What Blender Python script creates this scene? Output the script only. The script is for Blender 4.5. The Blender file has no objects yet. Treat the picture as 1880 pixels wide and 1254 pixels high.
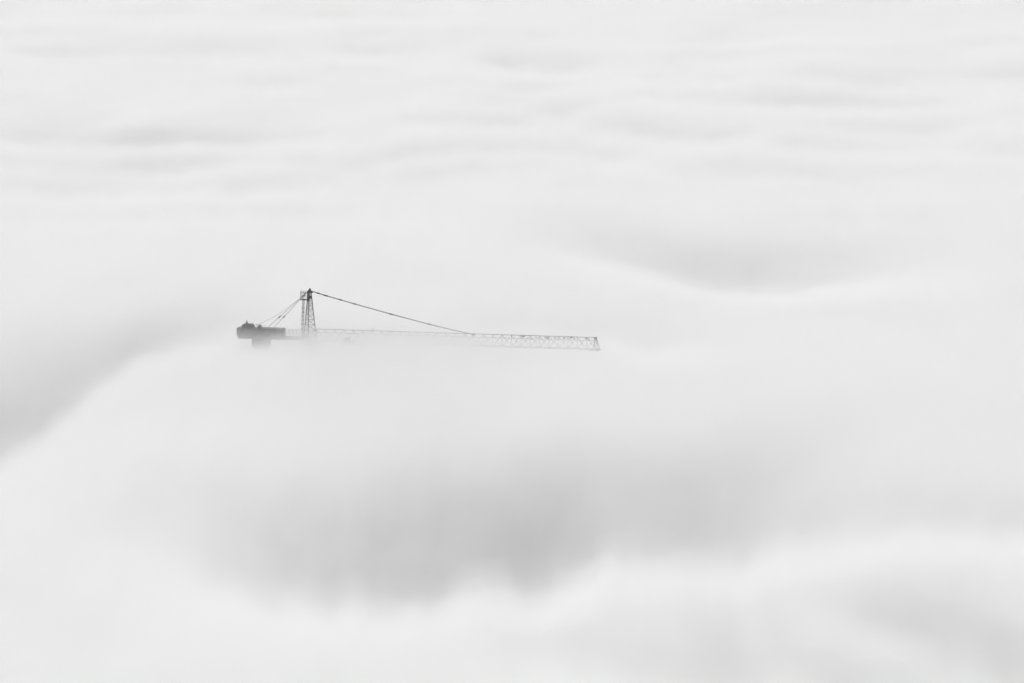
import bpy, bmesh, math
import numpy as np
from mathutils import Vector, Matrix

R = math.radians
sc = bpy.context.scene
C = sc.collection

# ------------------------------------------------------------------ camera maths
F_PX = 8550.0            # focal length in pixels of the 1880 px wide photograph
CX, CY = 940.0, 627.0
CAM_H = 131.0            # metres above the mean top of the fog
PITCH = math.atan(1254.0 / F_PX)
CT, ST = math.cos(PITCH), math.sin(PITCH)


def ray(u, v):
    a, b = (u - CX) / F_PX, (v - CY) / F_PX
    return a, CT - b * ST, -ST - b * CT


def ground(u, v, z=0.0):
    dx, dy, dz = ray(u, v)
    t = (z - CAM_H) / dz
    return dx * t, dy * t


# ------------------------------------------------------------------ helpers
def tag(o, label=None, cat=None, group=None, kind=None):
    if label: o['label'] = label
    if cat: o['category'] = cat
    if group: o['group'] = group
    if kind: o['kind'] = kind
    return o


def empty(name, loc, rz=0.0):
    o = bpy.data.objects.new(name, None)
    C.objects.link(o)
    o.location = loc
    o.rotation_euler = (0, 0, rz)
    return o


class MB:
    """collects bars, boxes and plates into one mesh"""
    def __init__(self):
        self.bm = bmesh.new()

    def bar(self, p, q, r=0.05, n=6, r2=None):
        p, q = Vector(p), Vector(q)
        d = q - p
        if d.length < 1e-6: return self
        rot = d.to_track_quat('Z', 'Y').to_matrix()
        r2 = r if r2 is None else r2
        A, B = [], []
        for i in range(n):
            t = 2 * math.pi * (i + 0.5) / n
            o = rot @ Vector((math.cos(t), math.sin(t), 0))
            A.append(self.bm.verts.new(p + o * r))
            B.append(self.bm.verts.new(q + o * r2))
        for i in range(n):
            j = (i + 1) % n
            self.bm.faces.new((A[i], A[j], B[j], B[i]))
        self.bm.faces.new(A[::-1]); self.bm.faces.new(B)
        return self

    def line(self, pts, r=0.05, n=6):
        for a, b in zip(pts, pts[1:]): self.bar(a, b, r, n)
        return self

    def box(self, x0, x1, y0, y1, z0, z1, bev=0.0):
        vs = [self.bm.verts.new((x, y, z)) for x in (x0, x1) for y in (y0, y1) for z in (z0, z1)]
        fs = []
        for f in ((0, 1, 3, 2), (4, 6, 7, 5), (0, 4, 5, 1), (2, 3, 7, 6), (0, 2, 6, 4), (1, 5, 7, 3)):
            fs.append(self.bm.faces.new([vs[i] for i in f]))
        if bev:
            es = {e for f in fs for e in f.edges}
            bmesh.ops.bevel(self.bm, geom=list(es), offset=bev, segments=1, affect='EDGES')
        return self

    def prism(self, prof, y0, y1):
        """extrude an x-z outline between two y"""
        a = [self.bm.verts.new((x, y0, z)) for x, z in prof]
        b = [self.bm.verts.new((x, y1, z)) for x, z in prof]
        n = len(prof)
        self.bm.faces.new(a); self.bm.faces.new(b[::-1])
        for i in range(n):
            j = (i + 1) % n
            self.bm.faces.new((a[j], a[i], b[i], b[j]))
        return self

    def disc(self, c, r, t, axis='Y', n=20):
        c = Vector(c)
        ax = {'X': Vector((1, 0, 0)), 'Y': Vector((0, 1, 0)), 'Z': Vector((0, 0, 1))}[axis]
        return self.bar(c - ax * t / 2, c + ax * t / 2, r, n)

    def build(self, name, mat, parent=None):
        bmesh.ops.recalc_face_normals(self.bm, faces=self.bm.faces)
        me = bpy.data.meshes.new(name)
        self.bm.to_mesh(me); self.bm.free()
        me.materials.append(mat)
        o = bpy.data.objects.new(name, me)
        C.objects.link(o)
        if parent: o.parent = parent
        return o


# ------------------------------------------------------------------ materials
def paint(name, col, rough=0.85, var=0.25, scale=1.5, metallic=0.0, spec=0.15):
    m = bpy.data.materials.new(name); m.use_nodes = True
    nt = m.node_tree; b = nt.nodes['Principled BSDF']
    tc = nt.nodes.new('ShaderNodeTexCoord')
    nz = nt.nodes.new('ShaderNodeTexNoise'); nz.inputs['Scale'].default_value = scale
    nz.inputs['Detail'].default_value = 6
    rp = nt.nodes.new('ShaderNodeValToRGB')
    rp.color_ramp.elements[0].position = 0.3; rp.color_ramp.elements[1].position = 0.7
    lo, hi = col * (1 - var), col * (1 + var)
    rp.color_ramp.elements[0].color = (lo, lo, lo, 1); rp.color_ramp.elements[1].color = (hi, hi, hi, 1)
    nt.links.new(tc.outputs['Object'], nz.inputs['Vector'])
    nt.links.new(nz.outputs['Fac'], rp.inputs['Fac'])
    nt.links.new(rp.outputs['Color'], b.inputs['Base Color'])
    b.inputs['Roughness'].default_value = rough
    b.inputs['Metallic'].default_value = metallic
    b.inputs['Specular IOR Level'].default_value = spec
    return m


STEEL = paint('weathered_crane_paint', 0.2)
DARK = paint('dark_machinery_paint', 0.15)
ROPE = paint('oiled_wire_rope', 0.10, 0.6)
CONC = paint('concrete_ballast', 0.2, 0.9, 0.35, 0.8)
GLASS = paint('cab_glass', 0.03, 0.08, 0.05, spec=0.5)

# ------------------------------------------------------------------ the sea of fog
SEED = np.random.RandomState(7)
PERM = SEED.permutation(512)
ANG = SEED.rand(512) * 2 * np.pi


def perlin(x, y):
    xi, yi = np.floor(x).astype(int), np.floor(y).astype(int)
    xf, yf = x - xi, y - yi
    fu = xf * xf * xf * (xf * (xf * 6 - 15) + 10)
    fv = yf * yf * yf * (yf * (yf * 6 - 15) + 10)

    def g(ix, iy, dx, dy):
        a = ANG[PERM[(ix + PERM[iy % 512]) % 512]]
        return np.cos(a) * dx + np.sin(a) * dy
    n0 = g(xi, yi, xf, yf) * (1 - fu) + g(xi + 1, yi, xf - 1, yf) * fu
    n1 = g(xi, yi + 1, xf, yf - 1) * (1 - fu) + g(xi + 1, yi + 1, xf - 1, yf - 1) * fu
    return n0 * (1 - fv) + n1 * fv


def fbm(x, y, octv=4, gain=0.5):
    s, a = 0, 1.0
    for i in range(octv):
        s = s + a * perlin(x + 17.3 * i, y - 9.1 * i)
        x, y, a = x * 2.03, y * 2.03, a * gain
    return s


def sstep(t):
    t = np.clip(t, 0, 1)
    return t * t * (3 - 2 * t)


# each hollow between two billows: the crest line of the nearer billow, how far
# the far slope climbs back (photo pixels), how steep it is, rim softness
HOLLOWS = [
    # big hollow in front
    ([(-60, 1010, 0), (120, 1035, .04), (300, 1062, .14), (450, 1082, .55), (580, 1088, .9), (720, 1078, 1), (850, 1062, 1),
      (950, 1044, .98), (1040, 1020, .86), (1120, 1010, .78), (1230, 1010, .74), (1330, 1004, .7), (1420, 988, .52),
      (1520, 976, .3), (1640, 970, .1), (1760, 970, 0)], 265, 48, 0.75, 0.22),
    ([(1240, 1000, 0), (1420, 980, .7), (1520, 970, 1), (1640, 964, 1), (1760, 966, 1), (1880, 982, 1), (2050, 990, 1)], 150, 24, 0.7, 0.2),
    # bottom right hollow
    ([(1420, 1112, 0), (1540, 1122, .4), (1660, 1136, .8), (1770, 1160, 1.05), (1880, 1195, 1.25), (2020, 1240, 1.3)], 150, 66, 0.7, 0.2),
    ([(800, 1235, 0), (1000, 1255, .5), (1200, 1280, 1), (1500, 1300, 1), (1700, 1310, 1), (1950, 1340, 1)], 225, 33, 0.7, 0.1),
    ([(560, 1128, 0), (700, 1136, .6), (860, 1138, 1), (1000, 1128, 1), (1140, 1120, .8), (1300, 1120, 0)], 75, 8, 0.7, 0.2),
    # left hollow behind the steep billow edge
    ([(-260, 920, .6), (-120, 890, .85), (0, 840, 1), (60, 802, .97), (130, 747, 1), (180, 698, 1), (240, 657, .9), (340, 631, .5), (430, 604, .18),
      (520, 594, 0)], [(-300, 600), (0, 572), (150, 556), (300, 540), (450, 525), (600, 520)], 60, 0.17, 0.1),
    # right middle hollow
    ([(940, 462, 0), (1060, 478, .3), (1150, 494, .62), (1235, 510, .88), (1315, 522, 1), (1395, 528, .98), (1490, 528, .75),
      (1600, 524, .4), (1720, 520, .12), (1860, 520, 0)], 112, 25, 0.95, 0.22),
    ([(1180, 575), (1340, 590), (1500, 585), (1640, 570)], 50, 5, 0.7, 0.2),
    # behind the jib
    ([(760, 612), (860, 618), (950, 620), (1100, 622), (1200, 640), (1350, 640)], 85, 9, 0.5, 0.2),
    # bands farther out
    ([(-120, 258), (0, 262), (100, 265), (190, 271), (300, 266), (420, 268), (560, 262), (650, 262)], 55, 15, 0.45, 0.15),
    ([(-80, 352), (60, 358), (200, 360), (350, 357), (480, 358), (640, 352)], 55, 10, 0.45, 0.15),
    ([(540, 304), (650, 307), (740, 296), (860, 283), (1000, 286), (1120, 299), (1270, 303)], 40, 10, 0.45, 0.15),
    ([(820, 197), (960, 202), (1050, 217), (1170, 243), (1270, 259), (1380, 256), (1480, 250)], 34, 11, 0.45, 0.15),
    ([(1230, 188), (1330, 202), (1450, 194), (1600, 191), (1750, 202), (1870, 212)], 30, 10, 0.45, 0.15),
    ([(860, 114), (960, 126), (1040, 131), (1130, 129)], 34, 10, 0.45, 0.15),
    ([(150, 188), (260, 199), (370, 203)], 24, 8, 0.45, 0.15),
    ([(590, 92), (680, 99), (780, 90)], 22, 9, 0.45, 0.15),
    ([(1460, 234), (1600, 244), (1790, 239)], 22, 7, 0.45, 0.15),
    ([(960, 335), (1060, 347), (1150, 342)], 22, 6, 0.45, 0.15),
    ([(1460, 393), (1650, 412), (1810, 432)], 32, 7, 0.45, 0.15),
    ([(1720, 381), (1880, 392), (1990, 392)], 24, 8, 0.45, 0.15),
    ([(1780, 138), (1880, 150), (1990, 150)], 30, 9, 0.45, 0.15),
    ([(380, 14), (530, 24), (660, 26)], 16, 6, 0.45, 0.15),
    ([(1560, 55), (1680, 63), (1800, 60)], 24, 6, 0.45, 0.15),
    ([(1720, 284), (1880, 298), (1990, 300)], 24, 6, 0.45, 0.15),
    ([(380, 130), (560, 136), (820, 150)], 24, 5, 0.45, 0.15),
    ([(1040, 52), (1130, 60), (1200, 58)], 16, 5, 0.45, 0.15),
    # long faint ripples all the way back
    ([(-120, 40), (250, 33), (620, 42), (900, 48)], 20, 6, 0.5, 0.15),
    ([(800, 80), (1150, 84), (1500, 76), (1950, 88)], 24, 6, 0.5, 0.15),
    ([(-120, 112), (200, 106), (480, 112), (700, 104)], 24, 6, 0.5, 0.15),
    ([(1080, 160), (1400, 152), (1700, 164), (1990, 158)], 24, 6, 0.5, 0.15),
    ([(260, 160), (600, 168), (900, 160), (1080, 172)], 24, 7, 0.5, 0.15),
    ([(620, 228), (900, 234), (1120, 224)], 30, 7, 0.5, 0.15),
    ([(-120, 306), (180, 312), (480, 304), (760, 318)], 32, 7, 0.5, 0.15),
    ([(1220, 326), (1500, 334), (1760, 326), (1990, 340)], 32, 7, 0.5, 0.15),
    ([(-120, 400), (160, 408), (460, 398), (760, 412)], 40, 6, 0.5, 0.15),
]


def fog_height(X, Y, mist=False):
    Z = np.zeros_like(X)
    # the crest lines wander a little, more finely on the nearer billows
    wob = 16.0 * fbm(X / 13.0, Y / 44.0, 4, 0.48) * np.clip(700 / Y, 0.3, 1.2)
    for pts, ext, dark, soft, shift in HOLLOWS:
        W = np.array([ground(p[0], p[1]) for p in pts])
        if isinstance(ext, list):      # the far edge of the hollow drawn as a line of its own
            E = np.array([ground(*p) for p in ext])
            top = np.interp(W[:, 0], E[:, 0], E[:, 1])
        else:
            top = np.array([ground(p[0], p[1] - ext)[1] for p in pts])
        o = np.argsort(W[:, 0]); W, top = W[o], top[o]
        x0, x1 = W[0, 0], W[-1, 0]
        # smooth interpolation of the crest line along x
        xs = np.linspace(x0, x1, 241)
        yr = np.interp(xs, W[:, 0], W[:, 1]); ln = np.interp(xs, W[:, 0], top - W[:, 1])
        k = np.hanning(21); k /= k.sum()
        yr = np.convolve(np.pad(yr, 10, 'edge'), k, 'valid'); ln = np.convolve(np.pad(ln, 10, 'edge'), k, 'valid')
        yrim = np.interp(X, xs, yr); L = np.interp(X, xs, ln)
        end = (x1 - x0) * 0.30
        if len(pts[0]) == 3:
            wt = np.array([p[2] for p in pts])[o]
            wt = np.convolve(np.pad(np.interp(xs, W[:, 0], wt), 10, 'edge'), k, 'valid')
            fade = np.interp(X, xs, wt)
        else:
            fade = sstep((X - x0) / end) * sstep((x1 - X) / end)
        S0 = Y - yrim
        S = S0 - wob * np.exp(-(S0 / (0.2 * L)) ** 2)
        D = dark * (1 + 0.9 * sstep((yrim - 1000) / 300.0)) * SLOPE * L / 2 * fade
        w = soft * L
        drop = sstep((S + shift * w) / w)
        q = np.clip((S - w * 0.3) / (L - w * 0.3), 0, 1)
        prof = drop * (1 - q) ** 2.2
        Z -= D * prof
    # gentle swell and fine wisps
    Z += 1.1 * fbm(X / 90.0, Y / 160.0, 3)
    Z += 2.3 * fbm(X / 45.0 - 3, Y / 130.0, 3) * sstep((Y - 850) / 500.0)
    Z += 2.4 * fbm(X / 60.0 + 8, Y / 38.0, 3) * sstep((Y - 980) / 300.0)
    Z += 0.35 * fbm(X / 22.0 + 5, Y / 60.0, 4) * np.clip(900 / Y, 0.3, 1.2)
    # the billow lapping over the middle of the jib, between it and the camera
    for u, v, h, su, sn, sf in (MIST_HUMPS if mist else HUMPS):
        hx, hy = ground(u, v)
        sy = np.where(Y < hy, sn, sf)          # reach towards the camera, reach away from it
        Z += h * np.exp(-((X - hx) / su) ** 2 - ((Y - hy) / sy) ** 2)
    if mist:                                   # puffs on the nearer billows
        pf = 0
        for i, (kx, ky, am) in enumerate(((11, 17, 1.0), (5.5, 9, 0.7), (2.8, 5, 0.45))):
            pf = pf + am * np.abs(perlin(X / kx + 7 * i, Y / ky - 5 * i))
        Z += (2.2 + 1.6 * sstep((720 - Y) / 90.0)) * (pf - 0.5) * sstep((860 - Y) / 140.0)
    return Z


SLOPE = 0.0160
HUMPS = [(560, 640, -1.0, 15.0, 40.0, 40.0)]
MIST_HUMPS = [(780, 632, 1.9, 15.0, 140.0, 45.0), (580, 632, 1.1, 9.5, 100.0, 45.0), (474, 640, -0.7, 5.0, 40.0, 40.0)]


HCACHE = {}


def grid(nx, ny, off, y0=170.0, y1=14000.0, wob=0.0):
    # rows spaced evenly as seen from high up, columns fanning out
    n0, n2 = ny // 16, ny // 14
    inv = np.concatenate([np.linspace(1 / y0, 1 / 530, n0, endpoint=False),
                          np.linspace(1 / 530, 1 / 2400, ny - n0 - n2, endpoint=False), np.linspace(1 / 2400, 1 / y1, n2)])
    ys = 1 / inv
    a = np.linspace(-1, 1, nx)
    a = 0.26 * np.sign(a) * (0.55 * np.abs(a) + 0.45 * np.abs(a) ** 3)
    Y = np.repeat(ys[:, None], nx, 1)
    X = a[None, :] * (Y + 60)
    lift = 1 + 0.8 * sstep((790 - Y) / 130.0) if wob else 1.0     # the mist stands higher over the nearest billows
    key = (nx, ny, bool(wob))
    if key not in HCACHE:
        HCACHE[key] = fog_height(X, Y, bool(wob))
    Z = HCACHE[key] + off * lift
    if wob:
        Z += wob * 1.5 * fbm(X / 10.0 + 31 * off, Y / (18.0 + 14.0 * sstep((Y - 700) / 500.0)) - 13 * off, 5, 0.6)
    return X, Y, Z


def sheet_faces(nx, ny, base=0, flip=False):
    i = np.arange(ny - 1)[:, None] * nx + np.arange(nx - 1)[None, :] + base
    f = np.stack([i, i + 1, i + nx + 1, i + nx], -1).reshape(-1, 4)
    return f[:, ::-1] if flip else f


def mesh_from(name, verts, faces, smooth=True):
    me = bpy.data.meshes.new(name)
    n, m = len(verts), len(faces)
    me.vertices.add(n); me.vertices.foreach_set('co', np.asarray(verts, np.float32).ravel())
    me.loops.add(m * 4); me.loops.foreach_set('vertex_index', np.asarray(faces, np.int32).ravel())
    me.polygons.add(m)
    me.polygons.foreach_set('loop_start', np.arange(0, m * 4, 4, dtype=np.int32))
    me.polygons.foreach_set('loop_total', np.full(m, 4, np.int32))
    me.polygons.foreach_set('use_smooth', np.full(m, smooth, bool))
    me.update(); me.validate()
    return me


def fog_surface():
    nx, ny = 760, 900
    X, Y, Z = grid(nx, ny, FOG_BODY)
    me = mesh_from('fog', np.stack([X, Y, Z], -1).reshape(-1, 3), sheet_faces(nx, ny))
    m = bpy.data.materials.new('dense_fog'); m.use_nodes = True
    nt = m.node_tree
    b = nt.nodes['Principled BSDF']
    b.inputs['Base Color'].default_value = (0.97, 0.97, 0.97, 1)
    b.inputs['Roughness'].default_value = 1.0
    b.inputs['Specular IOR Level'].default_value = 0.0
    me.materials.append(m)
    o = bpy.data.objects.new('fog', me); C.objects.link(o)
    return tag(o, 'white billowing sea of dense fog filling the whole view below the crane', 'fog', kind='stuff')


def mist_layer(off, sigma, wob, label):
    nx, ny = 420, 560
    X, Y, Z = grid(nx, ny, off, wob=wob)
    top = np.stack([X, Y, Z], -1).reshape(-1, 3)
    bot = top.copy(); bot[:, 2] = -70.0
    n = nx * ny
    faces = [sheet_faces(nx, ny), sheet_faces(nx, ny, n, True)]
    idx = np.arange(n).reshape(ny, nx)
    loop = np.concatenate([idx[0, :], idx[1:, -1], idx[-1, -2::-1], idx[-2:0:-1, 0]])
    nxt = np.roll(loop, -1)
    faces.append(np.stack([nxt, loop, loop + n, nxt + n], -1))
    me = mesh_from('mist', np.concatenate([top, bot]), np.concatenate(faces))
    m = bpy.data.materials.new('thin_mist'); m.use_nodes = True
    nt = m.node_tree; nt.nodes.clear()
    out = nt.nodes.new('ShaderNodeOutputMaterial')
    v = nt.nodes.new('ShaderNodeVolumePrincipled')
    v.inputs['Color'].default_value = (0.98, 0.98, 0.98, 1)
    v.inputs['Density'].default_value = sigma
    v.inputs['Anisotropy'].default_value = 0.1
    nt.links.new(v.outputs[0], out.inputs['Volume'])
    me.materials.append(m)
    o = bpy.data.objects.new('mist', me); C.objects.link(o)
    return tag(o, label, 'mist', kind='stuff')


FOG_BODY = -5.0
LAYERS = [(7.5, 0.0032, 2.6), (3.6, 0.004, 1.6), (2.8, 0.006, 1.4), (2.0, 0.010, 1.2), (1.3, 0.014, 1.0), (0.6, 0.020, 0.9), (-0.1, 0.030, 0.8),
          (-0.9, 0.040, 0.6), (-1.8, 0.050, 0.5)]
LAYER_LABELS = ['almost clear haze reaching up the crane tower head',
                'thinnest veil of mist floating highest above the fog', 'faint veil of mist just under the highest one',
                'light mist drifting over the billows', 'soft mist wrapping the counter jib', 'thicker mist wrapping the foot of the jib',
                'dense mist rounding the billow crests', 'denser mist filling the hollows', 'densest mist right on the fog surface']

fog_surface()
for (off, s, w), lab in zip(LAYERS, LAYER_LABELS):
    mist_layer(off, s, w, lab)

# ------------------------------------------------------------------ the tower crane
CR_Y = 900.0
JIB_A = R(12.0)                       # the jib swings a little towards the camera
d_ = ray(567, 626)
t_ = CR_Y / d_[1]
CR_O = Vector((d_[0] * t_, CR_Y, CAM_H + d_[2] * t_))     # slewing axis at jib bottom level
BASE = 62.0                            # mast height below the jib
crane = empty('tower_crane', (CR_O.x, CR_O.y, CR_O.z - BASE), -JIB_A)
tag(crane, 'dark lattice tower crane with long jib rising out of the fog', 'crane')
ca, sa = math.cos(JIB_A), math.sin(JIB_A)


def L(u, v, y=0.0):
    """photo pixel -> (along jib, height above jib bottom) on the crane's own upright plane, y to the far side"""
    dx, dy, dz = ray(u, v)
    # plane through CR_O with normal (sa, ca), shifted by y
    t = (sa * CR_O.x + ca * CR_O.y + y) / (sa * dx + ca * dy)
    px, py, pz = dx * t, dy * t, CAM_H + dz * t
    return (px - CR_O.x) * ca - (py - CR_O.y) * sa, pz - CR_O.z


def P(s, y, z): return (s, y, z + BASE)


def PX(u, v, y=0.0):
    s, z = L(u, v, y)
    return P(s, y, z)


print('JIB', [round(c, 2) for p in ((580, 604), (580, 626), (1098, 620), (1098, 641), (437, 602), (437, 616), (464, 640), (567, 530)) for c in L(*p)], CR_O)

# mast under the slewing ring
mb = MB()
hw = 0.95
for x in (-hw, hw):
    for y in (-hw, hw):
        mb.bar((x, y, 0), (x, y, BASE - 3.1), 0.11)
z = 0.0
k = 0
while z < BASE - 3.3:
    z2 = min(z + 2.2, BASE - 3.1)
    for (a, b) in (((-hw, -hw), (hw, -hw)), ((hw, -hw), (hw, hw)), ((hw, hw), (-hw, hw)), ((-hw, hw), (-hw, -hw))):
        mb.bar((*a, z2), (*b, z2), 0.05)
        p, q = (a, b) if k % 2 else (b, a)
        mb.bar((*p, z), (*q, z2), 0.05)
    z = z2; k += 1
mb.build('mast', STEEL, crane)

mb = MB()
mb.disc((0, 0, BASE - 2.9), 1.35, 0.4, 'Z', 28).disc((0, 0, BASE - 2.5), 1.2, 0.36, 'Z', 28)
mb.box(-1.5, 1.5, -1.1, 1.1, BASE - 2.3, BASE - 0.35, 0.08)
mb.build('slewing_platform', STEEL, crane)

cab = MB().prism([(0.2, BASE - 3.0), (1.75, BASE - 3.0), (1.95, BASE - 1.9), (1.65, BASE - 0.7), (0.2, BASE - 0.7)], -2.3, -1.15)
cab = cab.build('operator_cab', STEEL, crane)
MB().prism([(0.45, BASE - 1.9), (1.6, BASE - 1.9), (1.5, BASE - 0.95), (0.45, BASE - 0.95)], -2.33, -2.30).build('window', GLASS, cab)

# tower head: three legs meeting under a pointed cap
apex = L(567, 538)
mb = MB()
b0 = L(555.5, 625); b1 = L(579, 625)
legs_b = [Vector(P(b0[0], 0.9, 0)), Vector(P(b1[0], 0.9, 0)), Vector(P((b0[0] + b1[0]) / 2 + 0.05, -1.0, 0))]
tl = L(565, 538); tr = L(571, 538)
legs_t = [Vector(P(tl[0], 0.15, tl[1])), Vector(P(tr[0], 0.15, tr[1])), Vector(P((tl[0] + tr[0]) / 2, -0.2, tl[1]))]
for a, b in zip(legs_b, legs_t):
    mb.bar(a, b, 0.10, 8, 0.09)
NP = 9
for i in range(NP):
    f0, f1 = 1 - (1 - i / NP) ** 1.0, 1 - (1 - (i + 1) / NP) ** 1.0
    for a in range(3):
        b = (a + 1) % 3
        p0, p1 = legs_b[a].lerp(legs_t[a], f0), legs_b[b].lerp(legs_t[b], f0)
        q0, q1 = legs_b[a].lerp(legs_t[a], f1), legs_b[b].lerp(legs_t[b], f1)
        mb.bar(q0, q1, 0.03)
        mid = (p0 + p1 + q0 + q1) / 4
        mb.bar(p0, q1, 0.028); mb.bar(p1, q0, 0.028)
head = mb.build('tower_head', STEEL, crane)
# gusset plates closing the top of the head
mb = MB()
g = [L(563.5, 549), L(563.6, 541), L(565, 535.5), L(571, 535.5), L(572, 545), L(573, 549), L(568, 554), L(566, 554.5), L(563, 552)]
mb.prism([P(s, 0, z)[::2] for s, z in [L(564.5, 535), L(568, 535), L(568.2, 555), L(566, 553), L(563.2, 551.5), L(563.8, 543)]], -0.10, 0.06)
mb.prism([P(s, 0, z)[::2] for s, z in [L(568, 542), L(571.6, 543.5), L(572.2, 547), L(568.2, 549.5)]], -0.08, 0.08)
mb.build('gusset_plate', DARK, head)
mb = MB()
mb.prism([P(s, 0, z)[::2] for s, z in [L(568.6, 529), L(569.8, 530.6), L(570.6, 533.4), L(573.5, 534.9), L(576.2, 535.2), L(575.4, 536.4),
                                       L(572.7, 538.6), L(571, 537.2), L(570, 538.8), L(565, 537.5), L(563.2, 535.2), L(565.6, 533.4), L(567.2, 531.5)]], -0.28, 0.28)
mb.build('head_cap', DARK, head)

# ladder with safety cage on the counter-jib side of the head
mb = MB()
lt0, lt1 = L(556.0, 551.5), L(558.4, 551.5)
lb0, lb1 = L(553.8, 622), L(556.6, 622)
for a, b in ((lt0, lb0), (lt1, lb1)):
    mb.bar(P(a[0], -0.25, a[1]), P(b[0], -0.25, b[1]), 0.042)
    mb.bar(P(a[0], 0.25, a[1]), P(b[0], 0.25, b[1]), 0.03)
for i in range(26):
    f = i / 25
    s0 = lt0[0] + (lb0[0] - lt0[0]) * f; s1 = lt1[0] + (lb1[0] - lt1[0]) * f
    zz = lt0[1] + (lb0[1] - lt0[1]) * f
    mb.bar(P(s1, -0.25, zz), P(s1, 0.25, zz), 0.022)
for v, u0 in ((565.5, 553.2), (573, 553.6), (580.5, 552.8), (587.5, 552.8), (594.6, 552.0), (603, 551.8), (611, 551.6)):
    a = L(u0, v); b = L(u0 + 5.2, v)
    mb.line([P(b[0], -0.3, b[1]), P(a[0] + 0.12, -0.34, a[1]), P(a[0], 0, a[1]), P(a[0] + 0.12, 0.34, a[1]), P(b[0], 0.3, b[1])], 0.035)
mb.build('caged_ladder', STEEL, crane)

plat = MB()
a = L(552.6, 549.4); b = L(563.4, 550.2)
plat.box(a[0], b[0], -0.5, 0.5, BASE + a[1] - 0.14, BASE + a[1])
plat = plat.build('service_platform', STEEL, crane)
mb = MB()
for u, v in ((553.0, 532.8), (558.8, 533.0), (556.6, 541)):
    t = L(u, v)
    for y in (-0.5, 0.5):
        mb.bar(P(t[0], y, a[1]), P(t[0], y, t[1]), 0.045)
for v in (537.2, 543.4):
    p0, p1 = L(552.8, v), L(562.5, v)
    for y in (-0.5, 0.5):
        mb.bar(P(p0[0], y, p0[1]), P(p1[0], y, p1[1]), 0.03)
    mb.bar(P(p0[0], -0.5, p0[1]), P(p0[0], 0.5, p0[1]), 0.035)
p0, p1 = L(556.5, 543.0), L(561.6, 536.4)
mb.bar(P(p0[0], -0.1, p0[1]), P(p1[0], -0.1, p1[1]), 0.05)
mb.build('railing', STEEL, plat)

# the jib: one top chord, two bottom chords, panels with crossed diagonals
S0 = L(581, 626)[0]; S1 = L(1099, 641)[0]
HZ0 = L(584, 604.2)[1]; HZ1 = L(1095, 619.8)[1]
ZB0 = L(584, 626.4)[1]; ZB1 = L(1095, 641.2)[1]
HWJ = 0.72


def ztop(s): return HZ0 + (HZ1 - HZ0) * (s - S0) / (S1 - S0)
def zbot(s): return ZB0 + (ZB1 - ZB0) * (s - S0) / (S1 - S0)


NPAN = 30
mb = MB()
step = (S1 - S0 - 0.5) / NPAN
St = S1 - 0.45
mb.bar(P(S0, 0, ztop(S0)), P(St, 0, ztop(St)), 0.06)
for y in (-HWJ, HWJ):
    mb.bar(P(S0, y, zbot(S0)), P(S1, y, zbot(S1)), 0.045)
for i in range(NPAN + 1):
    s = S0 + step * i
    for y in (-HWJ, HWJ):
        mb.bar(P(s, 0, ztop(s)), P(s, y, zbot(s)), 0.024)
        if i < NPAN:
            e = s + step
            mb.bar(P(s, 0, ztop(s)), P(e, y, zbot(e)), 0.022)
            mb.bar(P(e, 0, ztop(e)), P(s, y, zbot(s)), 0.022)
            # light handrail a quarter down
            q = 0.27
            zz0, zz1 = ztop(s) + (zbot(s) - ztop(s)) * q, ztop(e) + (zbot(e) - ztop(e)) * q
            mb.bar(P(s, y * q, zz0), P(e, y * q, zz1), 0.015)
    mb.bar(P(s, -HWJ, zbot(s)), P(s, HWJ, zbot(s)), 0.022)
    if i < NPAN:
        e = s + step
        sg = 1 if i % 2 else -1
        mb.bar(P(s, -HWJ * sg, zbot(s)), P(e, HWJ * sg, zbot(e)), 0.02)
jib = mb.build('jib', STEEL, crane)

# end frame of the jib with its pulley
mb = MB()
e0, e1, et = L(1089.6, 641), L(1100.6, 641.4), L(1094.6, 620.5)
for y in (-HWJ, HWJ):
    mb.bar(P(et[0], 0, et[1]), P(e1[0], y, e1[1]), 0.05)
    mb.bar(P(et[0] - 0.15, 0, et[1]), P(e0[0], y, e0[1]), 0.04)
a0, a1 = L(1090.5, 621.1), L(1096, 621.3)
mb.box(a0[0], a1[0], -0.16, 0.16, BASE + a0[1] - 0.12, BASE + a0[1] + 0.14)
t = L(1096.5, 618)
mb.bar(P(a1[0] - 0.1, 0, a0[1]), P(t[0], 0, t[1]), 0.08, 6, 0.05)
mb.build('end_frame', DARK, jib)
pc = L(1096.8, 642.3)
mb = MB()
mb.disc(P(pc[0], 0, pc[1]), 0.32, 0.18).box(pc[0] - 0.15, pc[0] + 0.55, -0.45, 0.45, BASE + pc[1] - 0.05, BASE + pc[1] + 0.14)
q0 = L(1083.5, 641.8)
mb.box(q0[0], q0[0] + 0.6, -0.4, 0.4, BASE + q0[1] - 0.18, BASE + q0[1] - 0.02)
mb.build('end_pulley', STEEL, jib)

# joint blocks along the top chord (the bigger, darker ones of the outer half)
for u, v, wd, ht in ((961, 617.6, 5, 1.5), (984, 619.3, 3, 1.6), (1002.5, 619.3, 7, 1.4), (1006, 621.3, 4, 1.4), (1018.5, 620.2, 3.5, 1.8),
                     (1035.5, 620.6, 4, 2.0), (1049, 620.1, 4.4, 2.4), (1054.5, 621.2, 2.6, 1.6), (1076.5, 621.3, 3.6, 1.8), (1081, 623, 4.2, 1.5)):
    s, zz = L(u, v)
    w_, h_ = wd / 9.6 / 2, ht / 9.6 / 2
    MB().box(s - w_, s + w_, -0.13, 0.13, BASE + zz - h_, BASE + zz + h_, 0.03).build('chord_joint', DARK, jib)

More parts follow.
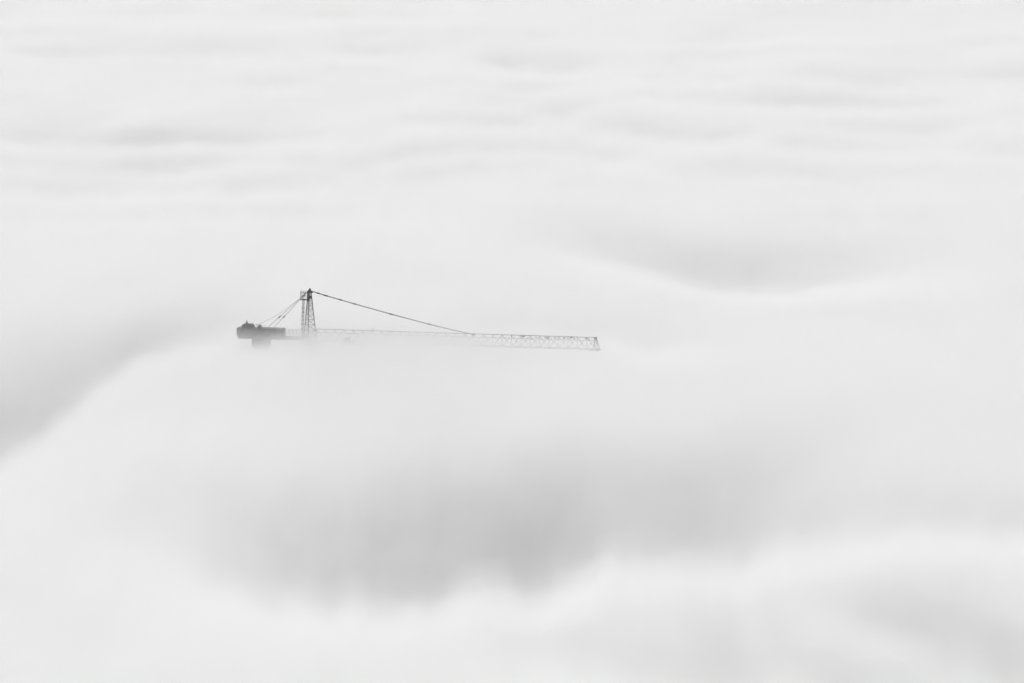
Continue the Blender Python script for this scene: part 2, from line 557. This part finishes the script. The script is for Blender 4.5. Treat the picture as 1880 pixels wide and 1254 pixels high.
# work light on a bent bracket above the jib
s, zz = L(684.5, 604.3)
s2, z2 = L(688, 608.4)
fl = MB().bar(P(s - 0.16, 0, zz + 0.09), P(s + 0.2, 0, zz - 0.12), 0.10, 8, 0.07).bar(P(s + 0.18, 0, zz - 0.1), P(s2, 0, z2), 0.03).build('work_light', DARK, jib)

# sagging slack rope under the jib tip
mb = MB()
pts = []
for i in range(13):
    f = i / 12
    u = 1096 - 80 * f
    v = 643.6 - 2.0 * f + 8.5 * f * (1 - f)
    s, zz = L(u, v)
    pts.append(P(s, 0, zz))
mb.line(pts, 0.018)
mb.build('slack_rope', ROPE, jib)

# trolley running under the jib, hoist ropes and hook block
t0, t1 = L(632, 628), L(656, 628)
mb = MB()
zt = zbot(t0[0])
mb.box(t0[0], t1[0] - 0.7, -0.95, 0.95, BASE + zt - 0.55, BASE + zt - 0.12, 0.05)
mb.box(t0[0] + 0.2, t0[0] + 1.3, -0.85, -0.15, BASE + zt - 0.1, BASE + zt + 0.95, 0.05)
for s in (t0[0] + 0.3, t1[0] - 1.0):
    for y in (-0.82, 0.82):
        mb.disc(P(s, y, zt + 0.2), 0.16, 0.1)
trolley = mb.build('trolley', STEEL, crane)
hs = L(641, 630)[0]
hz = L(641, 664)[1]
mb = MB()
for y in (-0.35, 0.35):
    mb.bar(P(hs - 0.1, y, zt - 0.5), P(hs, y * 0.8, hz), 0.03)
mb.build('hoist_rope', ROPE, trolley)
mb = MB()
mb.box(hs - 0.3, hs + 0.3, -0.35, 0.35, BASE + hz - 0.75, BASE + hz + 0.1, 0.08)
ph = []
for i in range(11):
    t = R(90) - R(270) * i / 10
    ph.append(P(hs + 0.22 * math.cos(t), 0, hz - 1.15 + 0.22 * math.sin(t)))
mb.bar(P(hs, 0, hz - 0.7), ph[0], 0.07).line(ph, 0.06)
mb.build('hook_block', DARK, trolley)

# pendant of the jib: a pair of tie bars from the head down to the top chord
pen = [(575.9, 535.7), (585, 538.7), (598, 542.7), (624.5, 550.3), (651, 558), (718, 576.8), (788, 595.4), (830, 605.6), (868, 614.0)]
mb = MB()
for y in (-0.12, 0.12):
    pts = []
    for u, v in pen:
        s, zz = L(u, v)
        pts.append(P(s, y, zz))
    mb.line(pts, 0.06)
pend = mb.build('jib_pendant', DARK, crane)
for (u, v, l) in ((584, 538.4, 2.2), (598, 542.7, 3.0), (624.5, 550.3, 2.6), (651, 558, 2.6), (718, 576.8, 2.6), (788, 595.4, 2.6)):
    k = 0.272
    s0, z0 = L(u - l, v - l * k); s1, z1 = L(u + l, v + l * k)
    MB().bar(P(s0, 0, z0), P(s1, 0, z1), 0.15, 8).build('pin_link', DARK, pend)
s0, z0 = L(866, 613.4); s1, z1 = L(871, 615)
MB().box(s0, s1, -0.15, 0.15, BASE + z1 - 0.1, BASE + z0 + 0.1, 0.03).build('anchor_lug', DARK, pend)

# rear stays with turnbuckles
for (uu, vv, y, cu, cv) in ((491.8, 601, 0.55, 513.3, 580.5), (503, 601, -0.55, 521.4, 580.5)):
    top_s, top_z = L(565.0, 535.6)
    lo = L(uu, vv, y)
    st = MB().bar(P(lo[0], y, lo[1]), P(top_s, y * 0.3, top_z), 0.036).build('rear_stay', ROPE, crane)
    A = Vector(P(lo[0], y, lo[1])); B = Vector(P(top_s, y * 0.3, top_z))
    f = (cu - uu) / (565.0 - uu)
    MB().bar(A.lerp(B, f - 0.029), A.lerp(B, f + 0.029), 0.13, 8).build('turnbuckle', DARK, st)
# hoist rope from the winch up to the head
mb = MB()
pts = [PX(470, 595.6), PX(478, 594.0), PX(500, 583.4), PX(513, 576.2), PX(530, 563.5), PX(553, 546.5), PX(566, 536.2)]
mb.line(pts, 0.024)
mb.build('hoist_line', ROPE, crane)

# counter jib
HWC = 0.95
c_l = L(437, 602); c_r = L(553, 606)
zt_ = (L(437.5, 602.4)[1] + L(521, 605)[1]) / 2
mb = MB()
sL, s521, s556 = L(437, 610)[0], L(521, 612)[0], L(556, 620)[0]
zd0, zd1 = L(521, 617.8)[1], L(521, 623.2)[1]
for y in (-HWC, HWC):
    mb.box(sL + 0.3, s556 + 0.3, y - 0.12, y + 0.12, BASE + zd1 + 0.05, BASE + zd0)
n = 16
for i in range(n):
    s = sL + 0.4 + (s556 - sL) * i / n
    mb.box(s, s + 0.16, -HWC + 0.125, HWC - 0.125, BASE + zd1 + 0.12, BASE + zd0 - 0.06)
cj = mb.build('counter_jib', STEEL, crane)
mb = MB()
mb.box(s521 - 0.1, s556 - 0.2, -0.4, 0.4, BASE + zd0 + 0.002, BASE + zd0 + 0.05)
mb.build('walkway', STEEL, cj)
mb = MB()
zr = L(521, 605.2)[1]
for y in (-HWC, HWC):
    mb.bar(P(s521 - 0.2, y, zr), P(s556 - 0.2, y, zr - 0.05), 0.03)
    mb.bar(P(s521 - 0.2, y, (zr + zd0) / 2), P(s556 - 0.2, y, (zr + zd0) / 2 - 0.03), 0.022)
    for i in range(6):
        s = s521 + 0.1 + (s556 - s521 - 0.4) * i / 5
        mb.bar(P(s, y, zd0), P(s, y, zr), 0.028)
mb.build('railing', STEEL, cj)
# closed machinery side panels over the deck
ztp = L(480, 603.2)[1]
for y0, y1 in ((-HWC - 0.19, -HWC - 0.125), (HWC + 0.125, HWC + 0.19)):
    mb = MB()
    mb.box(sL + 0.02, s521, y0, y1, BASE + zd0 - 0.1, BASE + ztp - 0.02, 0.02)
    for i in range(9):
        s = sL + 0.2 + (s521 - sL - 0.4) * i / 8
        yy = y0 - 0.03 if y0 < 0 else y1
        mb.box(s - 0.04, s + 0.04, yy, yy + 0.03, BASE + zd0, BASE + ztp - 0.06)
    mb.build('side_panel', STEEL, cj)
mb = MB()
mb.box(sL, s521 + 0.05, -HWC - 0.24, HWC + 0.24, BASE + ztp, BASE + ztp + 0.13, 0.02)
mb.build('top_deck', DARK, cj)
# end plate and ballast
s1 = L(441, 610)[0]
zlow = L(439, 616.3)[1]
MB().box(sL - 0.06, sL + 0.3, -HWC + 0.14, HWC - 0.14, BASE + zlow, BASE + ztp - 0.06, 0.02).build('end_plate', STEEL, cj)
s0, s1, s2 = L(440.5, 619)[0], L(464, 619)[0], L(495.8, 619)[0]
zb1, zb2 = L(452, 619.4)[1], L(480, 640)[1]
MB().box(s0, s1 - 0.02, -HWC + 0.14, HWC - 0.14, BASE + zb1, BASE + zd0 + 0.4, 0.03).build('ballast_tray', CONC, cj)
nb = 4
for i in range(nb):
    a = s1 + (s2 - s1) * i / nb; b = s1 + (s2 - s1) * (i + 1) / nb - 0.025
    MB().box(a, b, -HWC + 0.14, HWC - 0.14, BASE + zb2 - 0.02 * (i % 2), BASE + zd0 + 0.5, 0.03).build('counterweight', CONC, cj)
# winch house on the deck
h = [L(446, 602.8), L(446, 595.4), L(463.6, 595.4), L(465, 598.6), L(467.6, 602.8)]
zk = ztp + 0.135 - h[0][1]
wh = MB().prism([P(s, 0, max(zz, ztp + 0.135))[::2] for s, zz in h], -0.8, 0.8).build('winch_house', DARK, cj)
zz = h[1][1]
s0, s1 = L(448.5, 594)[0], L(463, 594)[0]
mb = MB().box(s0, s1, -0.6, 0.6, BASE + zz + 0.004, BASE + zz + 0.17, 0.03)
mb.build('roof_hatch', STEEL, wh)
ab = L(453.3, 593.4); at = L(453.3, 588)
MB().bar(P(ab[0], 0, zz + 0.16), P(at[0], 0, at[1] + 0.05), 0.22, 10, 0.05).build('warning_beacon', STEEL, wh)
# winch drum behind the house
sd, zd = L(476.5, 600.6)
MB().disc(P(sd, 0, ztp + 0.40), 0.27, 1.0).disc(P(sd, -0.5, ztp + 0.40), 0.3, 0.06).disc(P(sd, 0.5, ztp + 0.40), 0.3, 0.06).build('winch_drum', STEEL, cj)
mb = MB()
p = [L(468, 597.6), L(473, 596.3), L(480, 597.2), L(484, 599.4), L(487, 601.5)]
for y in (-0.6, 0.6):
    MB().line([P(s, y, zz) for s, zz in p], 0.025).build('guard_rail', STEEL, cj)

# ------------------------------------------------------------------ light
w = bpy.data.worlds.new('World'); sc.world = w; w.use_nodes = True
nt = w.node_tree; bg = nt.nodes['Background']
SUN_EL, SUN_AZ = R(40.0), R(-12.0)       # azimuth measured from the view direction (+y) towards +x
sky = nt.nodes.new('ShaderNodeTexSky'); sky.sky_type = 'NISHITA'; sky.sun_disc = False
sky.sun_elevation = SUN_EL; sky.sun_rotation = SUN_AZ
sky.air_density = 1.0; sky.dust_density = 0.5
bw = nt.nodes.new('ShaderNodeRGBToBW')    # the photograph is black and white
w.cycles.sampling_method = 'NONE'
nt.links.new(sky.outputs[0], bw.inputs[0]); nt.links.new(bw.outputs[0], bg.inputs['Color'])
bg.inputs['Strength'].default_value = 0.13

sun = bpy.data.lights.new('sun', 'SUN'); sun.energy = 2.0; sun.angle = R(14)
so = bpy.data.objects.new('sun', sun); C.objects.link(so)
d = Vector((math.sin(SUN_AZ) * math.cos(SUN_EL), math.cos(SUN_AZ) * math.cos(SUN_EL), math.sin(SUN_EL)))
so.rotation_euler = d.to_track_quat('Z', 'Y').to_euler()
so.location = d * 3000

# ------------------------------------------------------------------ camera and render settings
cam = bpy.data.cameras.new('camera')
cam.sensor_width = 36.0
cam.lens = 36.0 * F_PX / 1880.0
cam.clip_start = 1.0; cam.clip_end = 60000.0
co = bpy.data.objects.new('camera', cam); C.objects.link(co)
co.location = (0, 0, CAM_H)
co.rotation_euler = (R(90) - PITCH, 0, 0)
sc.camera = co

sc.view_settings.view_transform = 'Standard'
sc.view_settings.look = 'None'
sc.view_settings.gamma = 1.0
sc.view_settings.exposure = 0.34
cy = sc.cycles
cy.max_bounces = 10; cy.diffuse_bounces = 3; cy.volume_bounces = 5
cy.transparent_max_bounces = 16
cy.use_adaptive_sampling = False
cy.use_denoising = True
